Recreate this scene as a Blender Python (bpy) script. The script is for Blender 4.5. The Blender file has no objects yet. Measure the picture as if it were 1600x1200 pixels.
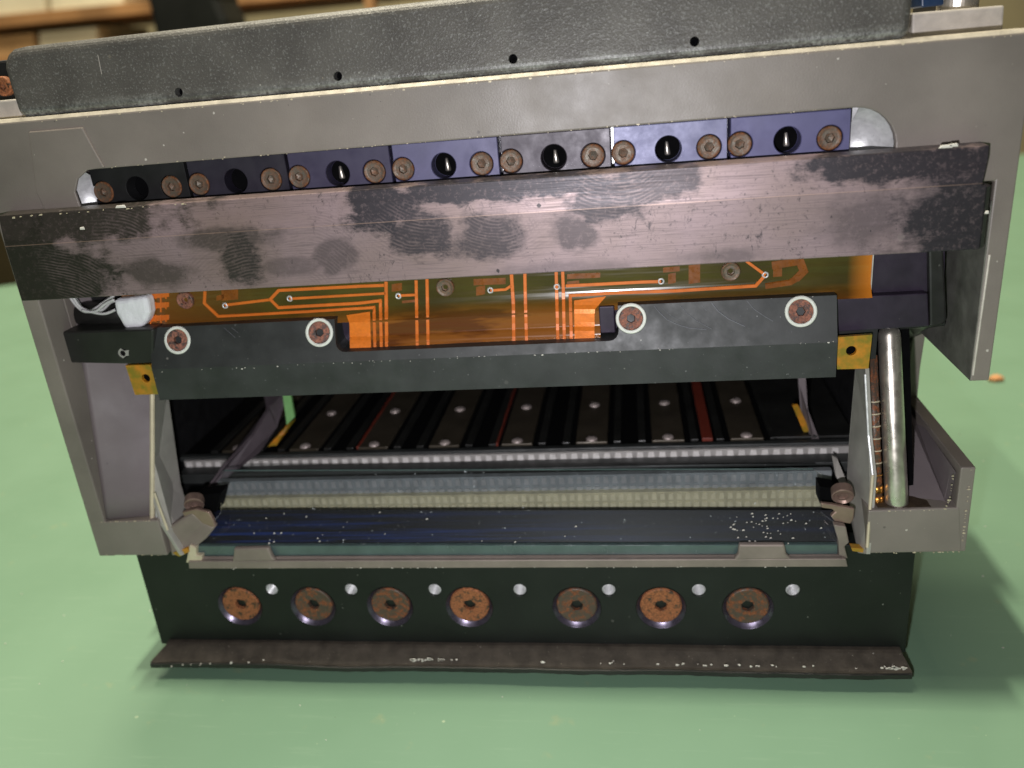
import bpy, bmesh, math, random
from mathutils import Vector, Matrix
rnd = random.Random(7)
scene = bpy.context.scene
COL = scene.collection
MM = 0.001

# ------------------------------------------------------------------ camera
# world axes seen from the camera (x right, y down, z forward), solved from vanishing points
F = 1323.0
def _n(v): return v / v.length
_Z = -_n(Vector((315., 3396., 1323.)))
_X = _n(Vector((8900., -310., -1323.)))
_X = _n(_X - _Z * _X.dot(_Z))
_Y = _Z.cross(_X)
R = Matrix((_X, _Y, _Z))
CAM = Vector((37.01, -187.23, 157.91))           # mm
cam_d = bpy.data.cameras.new('camera'); cam = bpy.data.objects.new('camera', cam_d); COL.objects.link(cam)
right = R @ Vector((1, 0, 0)); up = R @ Vector((0, -1, 0)); back = R @ Vector((0, 0, -1))
m = Matrix.Identity(4)
for i in range(3):
    m[i][0] = right[i]; m[i][1] = up[i]; m[i][2] = back[i]; m[i][3] = CAM[i] * MM
cam.matrix_world = m
cam_d.sensor_width = 36; cam_d.lens = F / 1600 * 36
cam_d.clip_start = 0.005; cam_d.clip_end = 30
cam_d.dof.use_dof = True; cam_d.dof.focus_distance = 0.192; cam_d.dof.aperture_fstop = 13
scene.camera = cam
scene.render.resolution_x = 1024; scene.render.resolution_y = 768

def ray(px, py): return R @ Vector((px - 800, py - 600, F))
def at(px, py, Y=None, X=None, Z=None):          # point (mm) on a plane of the object
    d = ray(px, py)
    if Y is not None: t = (Y - CAM.y) / d.y
    elif X is not None: t = (X - CAM.x) / d.x
    else: t = (Z - CAM.z) / d.z
    return CAM + d * t

# ------------------------------------------------------------------ light
w = bpy.data.worlds.new('World'); scene.world = w; w.use_nodes = True
bgn = w.node_tree.nodes['Background']; bgn.inputs[0].default_value = (0.80, 0.76, 0.64, 1); bgn.inputs[1].default_value = 0.08
def light(name, kind, loc, energy, color, **k):
    l = bpy.data.lights.new(name, kind); l.energy = energy; l.color = color
    for a, b in k.items(): setattr(l, a, b)
    o = bpy.data.objects.new(name, l); COL.objects.link(o); o.location = Vector(loc) * MM
    return o
def aim(o, tgt):
    o.rotation_euler = (Vector(tgt) * MM - o.location).to_track_quat('-Z', 'Y').to_euler()
fl = light('phone_flash', 'AREA', (27, -192, 137), 0.40, (0.97, 0.95, 1.0), shape='DISK', size=0.005)
aim(fl, (0, 20, 60))
rl = light('ceiling_or_fill_lamp', 'AREA', (-110, -5, 1500), 19.5, (1.0, 0.93, 0.74), shape='RECTANGLE', size=0.10, size_y=0.025)
aim(rl, (0, 0, 0))
rl2 = light('ceiling_or_fill_lamp', 'AREA', (-420, -10, 1500), 8.0, (1.0, 0.92, 0.72), shape='RECTANGLE', size=0.25, size_y=0.03)
aim(rl2, (0, 0, 0))
rl_fill = light('ceiling_or_fill_lamp', 'AREA', (-300, 900, 1500), 40.0, (1.0, 0.92, 0.72), shape='RECTANGLE', size=0.9, size_y=0.2)  # added fill light to brighten the shelves and wall behind
aim(rl_fill, (-300, 1700, 100))
scene.view_settings.view_transform = 'Standard'; scene.view_settings.look = 'None'
scene.view_settings.exposure = 0.0; scene.view_settings.gamma = 1.0

# ------------------------------------------------------------------ materials
def lin(c):
    return tuple(((v / 255) / 12.92 if v / 255 <= .04045 else ((v / 255 + .055) / 1.055) ** 2.4) for v in c) + (1,)
class NT:
    def __init__(s, name):
        s.m = bpy.data.materials.new(name); s.m.use_nodes = True; s.t = s.m.node_tree
        s.b = s.t.nodes['Principled BSDF']; s._v = None
    def n(s, typ, **k):
        nd = s.t.nodes.new(typ)
        for a, b in k.items():
            if a.startswith('i_'):
                key = a[2:]; key = int(key) if key.isdigit() else key
                s.set(nd.inputs[key], b)
            else: setattr(nd, a, b)
        return nd
    def set(s, sock, v):
        if isinstance(v, bpy.types.NodeSocket): s.t.links.new(v, sock)
        else: sock.default_value = v
    def vec(s):                                   # object coordinates in mm, shifted per object
        if s._v is None:
            tc = s.n('ShaderNodeTexCoord'); oi = s.n('ShaderNodeObjectInfo')
            a = s.n('ShaderNodeVectorMath', operation='SCALE'); s.set(a.inputs[0], tc.outputs['Object']); a.inputs['Scale'].default_value = 1000
            b = s.n('ShaderNodeVectorMath', operation='MULTIPLY_ADD'); s.set(b.inputs[0], oi.outputs['Location']); b.inputs[1].default_value = (3100, 3100, 3100); s.set(b.inputs[2], a.outputs[0])
            s._v = b.outputs[0]
        return s._v
    def math(s, op, a, b=0.0, c=None, clamp=False):
        nd = s.n('ShaderNodeMath', operation=op, use_clamp=clamp); s.set(nd.inputs[0], a); s.set(nd.inputs[1], b)
        if c is not None: s.set(nd.inputs[2], c)
        return nd.outputs[0]
    def scale(s, v, sc):
        nd = s.n('ShaderNodeVectorMath', operation='MULTIPLY'); s.set(nd.inputs[0], v); nd.inputs[1].default_value = sc
        return nd.outputs[0]
    def noise(s, size, detail=4, rough=.55, stretch=None, seed=0, dist=0):   # size = feature size in mm
        v = s.vec()
        if stretch: v = s.scale(v, stretch)
        if seed:
            nd = s.n('ShaderNodeVectorMath', operation='ADD'); s.set(nd.inputs[0], v); nd.inputs[1].default_value = (seed * 13.7, seed * 7.1, seed * 3.3); v = nd.outputs[0]
        return s.n('ShaderNodeTexNoise', i_Vector=v, i_Scale=1.0 / size, i_Detail=detail, i_Roughness=rough, i_Distortion=dist).outputs[0]
    def step(s, v, lo, hi, a=0.0, b=1.0):
        return s.n('ShaderNodeMapRange', i_0=v, i_1=lo, i_2=hi, i_3=a, i_4=b).outputs[0]
    def mix(s, f, a, b):
        nd = s.n('ShaderNodeMix', data_type='RGBA')
        s.set(nd.inputs[0], f); s.set(nd.inputs[6], a); s.set(nd.inputs[7], b); return nd.outputs[2]
    def bump(s, h, dist_mm, strength=1.0, prev=None):
        nd = s.n('ShaderNodeBump', i_Strength=strength, i_Distance=dist_mm * MM, i_Height=h)
        if prev is not None: s.set(nd.inputs['Normal'], prev)
        s.set(s.b.inputs['Normal'], nd.outputs[0]); return nd.outputs[0]
    def fin(s, col=None, rough=None, metal=None, **k):
        if col is not None: s.set(s.b.inputs['Base Color'], col)
        if rough is not None: s.set(s.b.inputs['Roughness'], rough)
        if metal is not None: s.set(s.b.inputs['Metallic'], metal)
        for a, b in k.items(): s.set(s.b.inputs[a.replace('_', ' ')], b)
        return s.m

def dots(t, col, size, thr, dc, seed=0, amt=.9):
    v = t.scale(t.vec(), (1, 1, 1))
    nd = t.n('ShaderNodeVectorMath', operation='ADD'); t.set(nd.inputs[0], v); nd.inputs[1].default_value = (seed * 5.3, seed * 9.1, seed * 2.7)
    vo = t.n('ShaderNodeTexVoronoi', i_Vector=nd.outputs[0], i_Scale=1.0 / size)
    sp = t.n('ShaderNodeSeparateColor', i_0=vo.outputs['Color'])
    rad = t.step(sp.outputs[0], 1 - thr, 1.0, 0.02, .115)                # only some cells carry a dot, of varying size
    d = t.math('ADD', vo.outputs['Distance'], t.math('MULTIPLY', t.math('SUBTRACT', t.noise(size * .12, 2), .5), .12))
    f = t.math('MULTIPLY', t.math('LESS_THAN', d, rad), t.math('MULTIPLY', sp.outputs[1], amt))
    return t.mix(f, col, lin(dc))
def basic(name, c, rough=.5, metal=0.0, var=.25, vs=6, speck=0.0, speck_c=(200, 195, 185), bump=0.01, bs=.6, spec=.5, dark=0.0, dt=None):
    t = NT(name); base = lin(c)
    d = tuple(x * (1 - var) for x in base[:3]) + (1,); l = tuple(min(1, x * (1 + var)) for x in base[:3]) + (1,)
    col = t.mix(t.step(t.noise(vs, 6), .3, .7), d, l)
    if speck:
        col = t.mix(t.step(t.noise(.55, 2, seed=3), .80 - speck, .84 - speck), col, lin(speck_c))
    if dark:
        col = t.mix(t.step(t.noise(1.3, 2, seed=5), .80 - dark, .84 - dark), col, tuple(x * .25 for x in base[:3]) + (1,))
    for d_ in (dt or []): col = dots(t, col, *d_)
    rg = t.step(t.noise(vs * .5, 5, seed=2), .3, .7, rough - .08, rough + .1)
    if bump: t.bump(t.noise(bs, 3, seed=1), bump)
    t.fin(col, rg, metal); t.b.inputs['Specular IOR Level'].default_value = spec
    return t.m

M = {}
DT = [(2.6, .16, (196, 190, 180), 1), (5.5, .14, (50, 46, 48), 2, .8)]
DB = [(2.0, .16, (150, 150, 142), 3, .7), (4.5, .10, (205, 200, 190), 4, .8)]
M['paint'] = basic('grey_painted_casting', (121, 113, 106), .45, 0.0, .18, 24, .0, bump=.03, bs=.35, dark=.03, dt=DT)
M['brushed'] = basic('brushed_sheen_grey', (126, 124, 118), .4, .45, .3, 5, .03, (190, 188, 180), bump=.02)
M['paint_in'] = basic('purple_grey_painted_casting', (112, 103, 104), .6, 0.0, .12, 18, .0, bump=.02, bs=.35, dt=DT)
M['black'] = basic('black_anodised_metal', (36, 36, 34), .38, .15, .3, 9, .035, (120, 120, 115), bump=.008, dt=DB)
M['black_low'] = basic('black_anodised_plate', (27, 29, 27), .36, .1, .25, 16, .03, (125, 125, 118), bump=.004, spec=.35, dt=DB)
M['blackblue'] = basic('black_blue_anodised_clamp', (47, 49, 48), .5, .1, .3, 9, .06, (140, 140, 140), bump=.008, dt=DB)
M['dark'] = basic('dark_interior_metal', (16, 16, 17), .6, .05, .3, 9)
M['purple'] = basic('purple_anodised_metal', (52, 44, 58), .38, .3, .3, 9, .02)
M['rubber'] = basic('black_rubber', (66, 60, 52), .62, 0, .35, 4, .08, (140, 135, 120), bump=.08, bs=.9, spec=.35, dt=[(1.2, .22, (150, 142, 118), 5, .8), (3.0, .12, (215, 210, 200), 6, .8)])
M['alu'] = basic('bare_aluminium', (215, 215, 215), .35, .35, .15, 1.5, bump=.02, bs=.3)
M['steel'] = basic('polished_steel', (216, 209, 198), .32, .9, .25, 5, bump=.003, bs=2)
M['whitering'] = basic('white_plastic', (214, 216, 206), .5, 0, .08, 3)
M['plate'] = basic('dull_plated_sheet_metal', (164, 160, 153), .42, .3, .2, 10, bump=.01, dt=DT)
M['plate_light'] = basic('pale_sheet_metal', (198, 190, 180), .4, .3, .2, 5, bump=.01, dt=DT)
M['cream'] = basic('beige_sheet_edge', (196, 184, 158), .5, .2, .15, 5)
M['reflection'] = basic('dark_mauve_reflection', (78, 70, 74), .5, 0, .2, 6)
M['grime'] = basic('brown_oily_grime', (58, 46, 34), .5, 0, .4, 1.5, bump=.05)
M['scratch'] = basic('bare_scratch', (104, 104, 110), .5, .2, .1, 3, bump=0)
M['worn'] = basic('worn_pale_edge', (176, 168, 152), .5, .1, .25, 3, bump=.04, bs=.8, dt=[(1.4, .2, (120, 112, 100), 3, .8)])
M['bronze'] = basic('bronze_plated_clip', (150, 126, 114), .38, .6, .15, 4)
M['brass'] = basic('aged_brass', (188, 132, 62), .3, .9, .45, 2.2)
M['holder'] = basic('grey_holder_metal', (134, 122, 114), .5, .3, .15, 8, bump=.01, dark=.02)
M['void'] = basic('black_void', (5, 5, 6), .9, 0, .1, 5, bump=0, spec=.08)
M['rail'] = basic('olive_brown_rail', (72, 65, 54), .4, .4, .25, 10)
M['red'] = basic('red_insulation', (112, 44, 30), .5, 0, .15, 5)
M['fabric'] = basic('white_heat_sleeve', (222, 222, 226), .6, 0, .07, 3, bump=.45, bs=3.0)
M['wire'] = basic('white_wire_insulation', (190, 188, 188), .4, 0, .1, 3)
M['green'] = basic('table_glimpse', (120, 175, 105), .5, 0, .1, 3)
M['bracket'] = basic('light_grey_cast_bracket', (176, 170, 162), .6, .1, .15, 3, bump=.06, bs=1.2)
M['navy'] = basic('navy_plastic', (20, 50, 85), .4)
M['dust'] = basic('pale_dust', (205, 200, 190), .8)
M['crumb'] = basic('tan_crumb', (196, 140, 92), .8, 0, .3, 1)

# table: satin green mat
t = NT('green_bench_mat')
c = t.mix(t.step(t.noise(60, 3), .3, .7), lin((108, 139, 114)), lin((112, 143, 118)))
c = t.mix(t.step(t.noise(1.6, 2, seed=4), .79, .83, 0, .55), c, lin((170, 185, 150)))
c = t.mix(t.step(t.noise(2.5, 6, .7, stretch=(.12, 1.6, 1), seed=16), .58, .72, 0, .25), c, lin((138, 162, 138)))
c = t.mix(t.step(t.noise(9, 6, seed=6), .66, .76, 0, .3), c, lin((150, 150, 110)))
c = dots(t, c, 5.0, .06, (190, 200, 165), 1, .8); c = dots(t, c, 9.0, .08, (80, 100, 70), 2, .6)
t.bump(t.noise(.8, 3), .012)
M['table'] = t.fin(c, t.step(t.noise(25, 5, seed=2), .3, .7, .42, .55)); t.b.inputs['Specular IOR Level'].default_value = .45

# rough cast dark cover
t = NT('rough_dark_cover')
n1 = t.noise(.45, 3, .6); n2 = t.noise(14, 5, seed=2)
c = t.mix(t.step(n2, .35, .65), lin((74, 72, 69)), lin((90, 88, 84)))
c = t.mix(t.step(n1, .56, .66, 0, .55), c, lin((132, 133, 130)))
sep = t.n('ShaderNodeSeparateXYZ', i_0=t.vec())
low = t.step(sep.outputs[2], 157.2, 154.0)       # whitish scuffing along the lower edge
sc = t.math('MULTIPLY', low, t.step(t.noise(9, 5, seed=8, stretch=(1, 1, 2)), .42, .6))
c = dots(t, c, 1.7, .2, (165, 165, 158), 1, .8); c = dots(t, c, 4.2, .12, (190, 180, 150), 3, .8)
c = t.mix(t.math('MULTIPLY', t.math('MULTIPLY', sc, .8), t.step(t.noise(.7, 3, seed=12), .35, .6)), c, lin((165, 168, 162)))
t.bump(n1, .10, 1, t.bump(t.noise(1.1, 2, seed=7), .05))
M['cover'] = t.fin(c, .42, .2)

# worn bronze/black cross bar with fingerprints (object coordinates in mm)
def worn_bar():
    t = NT('worn_dark_bronze_bar')
    sep = t.n('ShaderNodeSeparateXYZ', i_0=t.vec()); X = sep.outputs[0]; Zc = sep.outputs[2]
    base = t.mix(t.step(t.noise(25, 4), .35, .65), lin((144, 125, 128)), lin((130, 112, 108)))
    dk = t.mix(t.step(X, -60, -20), lin((44, 42, 36)), lin((45, 41, 47)))
    w1 = t.math('MULTIPLY', t.math('SUBTRACT', t.noise(8, 5, .6), .5), 2.1)
    w2 = t.math('MULTIPLY', t.math('SUBTRACT', t.noise(1.5, 5, .8, stretch=(.5, 1, 1.8), seed=2), .5), 1.0)
    wob = t.math('ADD', w1, w2)
    def blob(x, z, rx, rz, soft=.25, amt=1.0):
        soft *= .6; amt = min(1, amt * 1.05)
        dx = t.math('DIVIDE', t.math('SUBTRACT', X, x), rx); dz = t.math('DIVIDE', t.math('SUBTRACT', Zc, z), rz)
        d = t.math('SQRT', t.math('ADD', t.math('MULTIPLY', dx, dx), t.math('MULTIPLY', dz, dz)))
        return t.step(t.math('ADD', d, wob), 1 - soft, 1 + soft, amt, 0)
    mask = None
    for b in [(-106, 118, 26, 14, .35, .95), (-96, 132, 34, 7, .3, .9), (-72, 119, 8, 3.5, .5, .7), (-50, 120, 5, 6, .3, .9), (-53, 125, 12, 2.5, .5, .7), (-28, 120, 5, 3.5, .4, .6), (-40, 118, 8, 2.0, .5, .5),
              (-17, 130, 8, 6, .25, .95), (-8, 124, 7, 5, .3, .9), (6, 122, 7, 5, .35, .85), (10, 132, 32, 2.8, .25, .95), (32, 128, 8, 5, .3, .9), (24, 122, 5, 4, .4, .7), (42, 131, 10, 4, .3, .85),
              (88, 131.5, 20, 3.4, .3, .95), (104, 120, 16, 13, .5, .95), (84, 121, 9, 5, .7, .55), (55, 115, 9, 1.6, .7, .5), (22, 114, 14, 1.6, .7, .4)]:
        v = blob(*b); mask = v if mask is None else t.math('MAXIMUM', mask, v)
    br = t.noise(.8, 4, .7, stretch=(.06, 1, 4)); pit = t.noise(.9, 6, .75, seed=4); scrib = t.noise(1.3, 6, .8, stretch=(1, 1, .55), seed=14, dist=.8)
    mask = t.math('MAXIMUM', mask, t.math('MULTIPLY', t.step(pit, .57, .66), t.step(t.noise(16, 4, seed=9), .42, .60)))
    mask = t.math('MAXIMUM', mask, t.math('MULTIPLY', t.step(scrib, .56, .62, 0, .8), t.step(t.noise(11, 4, seed=19), .50, .60)))
    mask = t.math('MAXIMUM', mask, t.step(br, .50, .70, 0, .55))
    thin = t.math('MULTIPLY', t.step(t.noise(1.1, 6, .8, seed=21), .52, .64), .30)         # worn-through streaks inside the dark
    mask = t.math('MULTIPLY', mask, t.math('SUBTRACT', 1, t.math('MULTIPLY', thin, t.step(X, -112, -70, .3, 1))))
    fpm = None; wv = t.math('MULTIPLY', t.math('SUBTRACT', t.noise(9, 2, seed=3), .5), 2.6)
    for (x, z, rx, rz, cx, cz) in [(-74, 127, 11, 7, -84, 112), (-52, 121, 14, 6, -48, 106), (-30, 122, 11, 9, -36, 113), (-12, 123, 9, 8, -4, 140), (9, 122, 13, 7, 9, 132), (34, 129, 10, 6, 34, 140), (-92, 120, 8, 8, -100, 104), (14, 126, 5, 5, 0, 118)]:
        dx = t.math('SUBTRACT', X, cx); dz = t.math('MULTIPLY', t.math('SUBTRACT', Zc, cz), 1.15)
        d = t.math('SQRT', t.math('ADD', t.math('MULTIPLY', dx, dx), t.math('MULTIPLY', dz, dz)))
        ring = t.step(t.math('SINE', t.math('MULTIPLY', t.math('ADD', d, wv), 7.6)), -.2, .5)
        ex = t.math('DIVIDE', t.math('SUBTRACT', X, x), rx); ez = t.math('DIVIDE', t.math('SUBTRACT', Zc, z), rz)
        e = t.math('SQRT', t.math('ADD', t.math('MULTIPLY', ex, ex), t.math('MULTIPLY', ez, ez)))
        v = t.math('MULTIPLY', ring, t.step(t.math('ADD', e, t.math('MULTIPLY', wob, .5)), .6, 1.15, 1, 0))
        fpm = v if fpm is None else t.math('MAXIMUM', fpm, v)
    soft = t.step(t.noise(2.0, 4, seed=31), .35, .6)
    fpm = t.math('MULTIPLY', fpm, soft)
    inv = t.math('SUBTRACT', mask, t.math('MULTIPLY', fpm, t.math('MULTIPLY_ADD', mask, .55, -.22)), clamp=True)
    col = t.mix(inv, base, dk)
    rid = t.step(t.math('ABSOLUTE', t.math('SUBTRACT', Zc, 126.55)), .04, .14, .35, 0)
    col = t.mix(t.math('MULTIPLY', rid, t.step(t.noise(9, 4, seed=3), .3, .5)), col, lin((176, 146, 128)))
    col = dots(t, col, 5.0, .10, (26, 24, 28), 7, .9); col = dots(t, col, 7.0, .08, (200, 190, 180), 8, .8)
    t.bump(t.math('ADD', t.math('MULTIPLY', br, .6), t.math('MULTIPLY', fpm, .12)), .015)
    return t.fin(col, t.step(br, .3, .7, .36, .52), .35)
M['bar'] = worn_bar()

def rust(name, dc, rc, lo, hi, metal=.2, rim=None):
    t = NT(name)
    f = t.step(t.noise(1.5, 6, .8), lo, hi)
    if rim:
        tc = t.n('ShaderNodeTexCoord'); ln = t.n('ShaderNodeVectorMath', operation='LENGTH'); t.set(ln.inputs[0], tc.outputs['Object'])
        f = t.math('MAXIMUM', t.math('MULTIPLY', f, .6), t.math('MULTIPLY', t.step(t.math('MULTIPLY', ln.outputs['Value'], 1000.0), rim[0], rim[1]), t.step(t.noise(1.2, 4, seed=5), .35, .55)))
    rr = t.mix(t.step(t.noise(.5, 3, seed=3), .35, .65), lin(rc), lin(tuple(int(v * .68) for v in rc)))
    c = t.mix(f, lin(dc), rr)
    t.bump(t.noise(.35, 4), .05)
    return t.fin(c, t.step(f, 0, 1, .42, .75), metal)
M['rust_a'] = rust('rusty_steel_orange', (62, 52, 42), (172, 108, 68), .40, .47)
M['rust_b'] = rust('rusty_steel_dark', (80, 68, 58), (146, 88, 54), .49, .56)
M['rust_c'] = rust('rusty_grey_steel', (94, 88, 76), (136, 86, 50), .42, .60, .3, (1.6, 2.2))
M['rust_d'] = rust('flaky_rust', (62, 52, 48), (164, 108, 88), .42, .52)

# flexible circuit: glossy amber film
t = NT('amber_polyimide_film')
sep = t.n('ShaderNodeSeparateXYZ', i_0=t.vec())
up_ = t.step(sep.outputs[2], 99.5, 103.5)
tong = t.mix(t.step(t.noise(14, 4, stretch=(.4, 1, 2.2), seed=2), .47, .53), lin((92, 50, 17)), lin((130, 78, 27)))
c = t.mix(up_, tong, t.mix(t.step(t.noise(12, 4), .35, .65), lin((60, 53, 18)), lin((74, 66, 22))))
ex = t.step(t.math('ABSOLUTE', t.math('SUBTRACT', sep.outputs[0], 0)), 84.5, 89.5, 0, .7)
c = t.mix(ex, c, lin((215, 128, 40)))
c = t.mix(t.step(sep.outputs[0], -52, -80, 0, .55), c, lin((128, 76, 26)))
t.bump(t.noise(7, 2, stretch=(.25, 1, 2.5)), .25)
M['flex'] = t.fin(c, .22, 0, Coat_Weight=.25, Coat_Roughness=.10)
M['pad'] = basic('orange_under_layer', (122, 68, 20), .3, 0, .2, 2)
M['trace'] = basic('orange_copper_trace', (208, 108, 34), .38, .1, .12, 3, bump=.01, bs=.3)
M['copper'] = basic('orange_copper_patch', (226, 122, 34), .42, .2, .12, 1.0, bump=.02, bs=.5)
M['tab'] = None
t = NT('amber_fibre_tab')
c = t.mix(t.step(t.noise(3, 4), .4, .65), lin((128, 112, 26)), lin((190, 124, 30)))
M['tab'] = t.fin(c, .4, 0, Coat_Weight=.3)

def anod(c, nm): return basic(nm, c, .45, .15, .12, 6, .015, (190, 190, 200), bump=.004)
BL = [((28, 28, 29), 'black'), ((38, 35, 46), 'black'), ((60, 56, 78), 'dark violet'), ((88, 86, 116), 'violet'), ((72, 66, 74), 'charcoal'), ((106, 107, 138), 'pale violet'), ((86, 85, 122), 'violet')]

# glass: thin reflecting + see-through mix
def glass(name, tint, fr=1.5, rough=.02, dirty=.0):
    t = NT(name); nt = t.t; nt.nodes.remove(t.b)
    tr = t.n('ShaderNodeBsdfTransparent', i_Color=tint); gl = t.n('ShaderNodeBsdfGlossy', i_Roughness=rough)
    fn = t.n('ShaderNodeFresnel', i_IOR=fr); mx = t.n('ShaderNodeMixShader')
    t.set(mx.inputs[0], fn.outputs[0]); t.set(mx.inputs[1], tr.outputs[0]); t.set(mx.inputs[2], gl.outputs[0])
    df = t.n('ShaderNodeBsdfDiffuse', i_Color=(.7, .75, .75, 1)); m2 = t.n('ShaderNodeMixShader')
    t.set(m2.inputs[0], t.math('ADD', t.step(t.noise(.9, 2, seed=2), .72, .76, 0, .5), dirty)); t.set(m2.inputs[1], mx.outputs[0]); t.set(m2.inputs[2], df.outputs[0])
    t.set(nt.nodes['Material Output'].inputs[0], m2.outputs[0]); return t.m
M['glass'] = glass('clear_tilted_glass', (.95, .97, .97, 1), 1.5, .02, .004)
M['glass_edge'] = basic('green_glass_edge', (72, 88, 86), .2, 0, .2, 8, spec=.8)
t = NT('dark_blue_coated_glass')
sep = t.n('ShaderNodeSeparateXYZ', i_0=t.vec())
lft = t.step(sep.outputs[0], 40, -55)
st = t.step(t.noise(1.6, 5, .7, stretch=(.03, 1, 2.0)), .45, .72)
st = t.math('MULTIPLY', st, t.step(sep.outputs[1], 8.0, 2.5))
c = t.mix(t.math('MULTIPLY', st, t.math('MULTIPLY_ADD', lft, .85, .15)), lin((7, 8, 11)), lin((18, 56, 130)))
M['coat'] = t.fin(c, .38, 0)
M['strip'] = basic('grey_ribbed_strip', (170, 166, 162), .45, .3, .2, 4)
M['nub'] = basic('pale_contact', (222, 218, 214), .35, .1, .15, 3)
M['strip_mirror'] = basic('reflected_grey_strip', (128, 132, 134), .45, .2, .2, 4)
M['nub_mirror'] = basic('reflected_grey_contact', (150, 150, 150), .4, .2, .2, 4)
M['strip_mirror_tan'] = basic('reflected_tan_strip', (176, 168, 140), .45, .1, .2, 4)
M['nub_mirror_tan'] = basic('reflected_tan_contact', (206, 197, 166), .35, .1, .15, 3)

# ------------------------------------------------------------------ mesh helpers
def mesh_obj(name, bm, mat, parent=None, bevel=0.0, seg=2, smooth=False, label=None, kind=None, mats=None):
    bmesh.ops.recalc_face_normals(bm, faces=bm.faces)
    me = bpy.data.meshes.new(name); 
    for v in bm.verts: v.co *= MM
    bm.to_mesh(me); bm.free()
    for mt in (mats or [mat]): me.materials.append(mt)
    if smooth:
        for p in me.polygons: p.use_smooth = True
    o = bpy.data.objects.new(name, me); COL.objects.link(o)
    if parent is not None: o.parent = parent
    if bevel:
        b = o.modifiers.new('bevel', 'BEVEL'); b.width = bevel * MM; b.segments = seg; b.limit_method = 'ANGLE'; b.angle_limit = math.radians(35); b.harden_normals = False
    if label: o['label'] = label
    if kind: o['kind'] = kind
    return o
def add_prism(bm, pts, vec):
    pts = [Vector(p) for p in pts]; vec = Vector(vec)
    a = [bm.verts.new(p) for p in pts]; b = [bm.verts.new(p + vec) for p in pts]
    n = len(pts)
    bm.faces.new(a); bm.faces.new(list(reversed(b)))
    for i in range(n): bm.faces.new((a[i], b[i], b[(i + 1) % n], a[(i + 1) % n]))
    return bm
def prism(pts, vec): return add_prism(bmesh.new(), pts, vec)
def add_hexa(bm, p):                              # 8 free corners: 0-3 front, 4-7 back
    v = [bm.verts.new(Vector(q)) for q in p]
    for f in ((0, 1, 2, 3), (7, 6, 5, 4), (0, 4, 5, 1), (1, 5, 6, 2), (2, 6, 7, 3), (3, 7, 4, 0)): bm.faces.new([v[i] for i in f])
    return bm
def box(x0, x1, y0, y1, z0, z1, bm=None):
    bm = bm or bmesh.new()
    return add_prism(bm, [(x0, y0, z0), (x1, y0, z0), (x1, y0, z1), (x0, y0, z1)], (0, y1 - y0, 0))
def pxprism(pix, Y, depth): return prism([at(x, y, Y=Y) for x, y in pix], (0, depth, 0))
def circ(cx, cz, r, y, n=32): return [(cx + r * math.cos(2 * math.pi * i / n), y, cz + r * math.sin(2 * math.pi * i / n)) for i in range(n)]
def cut(o, bm, keep=False):                                   # carve real holes, bake the result
    c = mesh_obj('cutter', bm, M['void'])
    bev = [m_ for m_ in o.modifiers]
    for m_ in ([] if keep else bev): o.modifiers.remove(m_)
    md = o.modifiers.new('b', 'BOOLEAN'); md.operation = 'DIFFERENCE'; md.solver = 'EXACT'; md.object = c
    dg = bpy.context.evaluated_depsgraph_get(); dg.update()
    me = bpy.data.meshes.new_from_object(o.evaluated_get(dg))
    o.modifiers.clear(); old = o.data; o.data = me; me.name = o.name
    cm = c.data; bpy.data.objects.remove(c); bpy.data.meshes.remove(cm); bpy.data.meshes.remove(old)
def bev(o, wdt, seg=2):
    b = o.modifiers.new('bevel', 'BEVEL'); b.width = wdt * MM; b.segments = seg; b.limit_method = 'ANGLE'; b.angle_limit = math.radians(35)
def tube(path, r, n=10, bm=None, cap=True):
    bm = bm or bmesh.new(); path = [Vector(p) for p in path]; rings = []
    for i, p in enumerate(path):
        d = (path[min(i + 1, len(path) - 1)] - path[max(i - 1, 0)]).normalized()
        a = d.orthogonal().normalized() if i == 0 else (rings_a - d * rings_a.dot(d)).normalized()
        rings_a = a; b = d.cross(a)
        rr = r[i] if isinstance(r, (list, tuple)) else r
        rings.append([bm.verts.new(p + (a * math.cos(2 * math.pi * k / n) + b * math.sin(2 * math.pi * k / n)) * rr) for k in range(n)])
    for i in range(len(rings) - 1):
        for k in range(n): bm.faces.new((rings[i][k], rings[i][(k + 1) % n], rings[i + 1][(k + 1) % n], rings[i + 1][k]))
    if cap: bm.faces.new(rings[0]); bm.faces.new(list(reversed(rings[-1])))
    return bm
def screw_mesh(name, r, h, sock, sd, mat, dish=0.0, edge=.25):
    """socket head lying in local XZ, facing -Y; hexagon socket sunk into it"""
    n = 36; bm = bmesh.new()
    def ring(rf, y): return [bm.verts.new((rf(a) * math.cos(a), y, rf(a) * math.sin(a))) for a in [2 * math.pi * i / n for i in range(n)]]
    hexr = lambda a: sock * math.cos(math.pi / 6) / math.cos((a % (math.pi / 3)) - math.pi / 6)
    rs = [ring(lambda a: r, h), ring(lambda a: r, edge), ring(lambda a: r - edge * .4, edge * .3), ring(lambda a: r - edge, 0),
          ring(lambda a: (r - edge) * .55 + hexr(a) * .45, dish), ring(lambda a: hexr(a) * 1.08, dish), ring(hexr, dish + .15), ring(hexr, sd), ring(lambda a: .02, sd + .3)]
    for a, b in zip(rs, rs[1:]):
        for k in range(n): bm.faces.new((a[k], a[(k + 1) % n], b[(k + 1) % n], b[k]))
    bmesh.ops.recalc_face_normals(bm, faces=bm.faces)
    for v in bm.verts: v.co *= MM
    me = bpy.data.meshes.new(name); bm.to_mesh(me); bm.free(); me.materials.append(mat)
    return me
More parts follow.
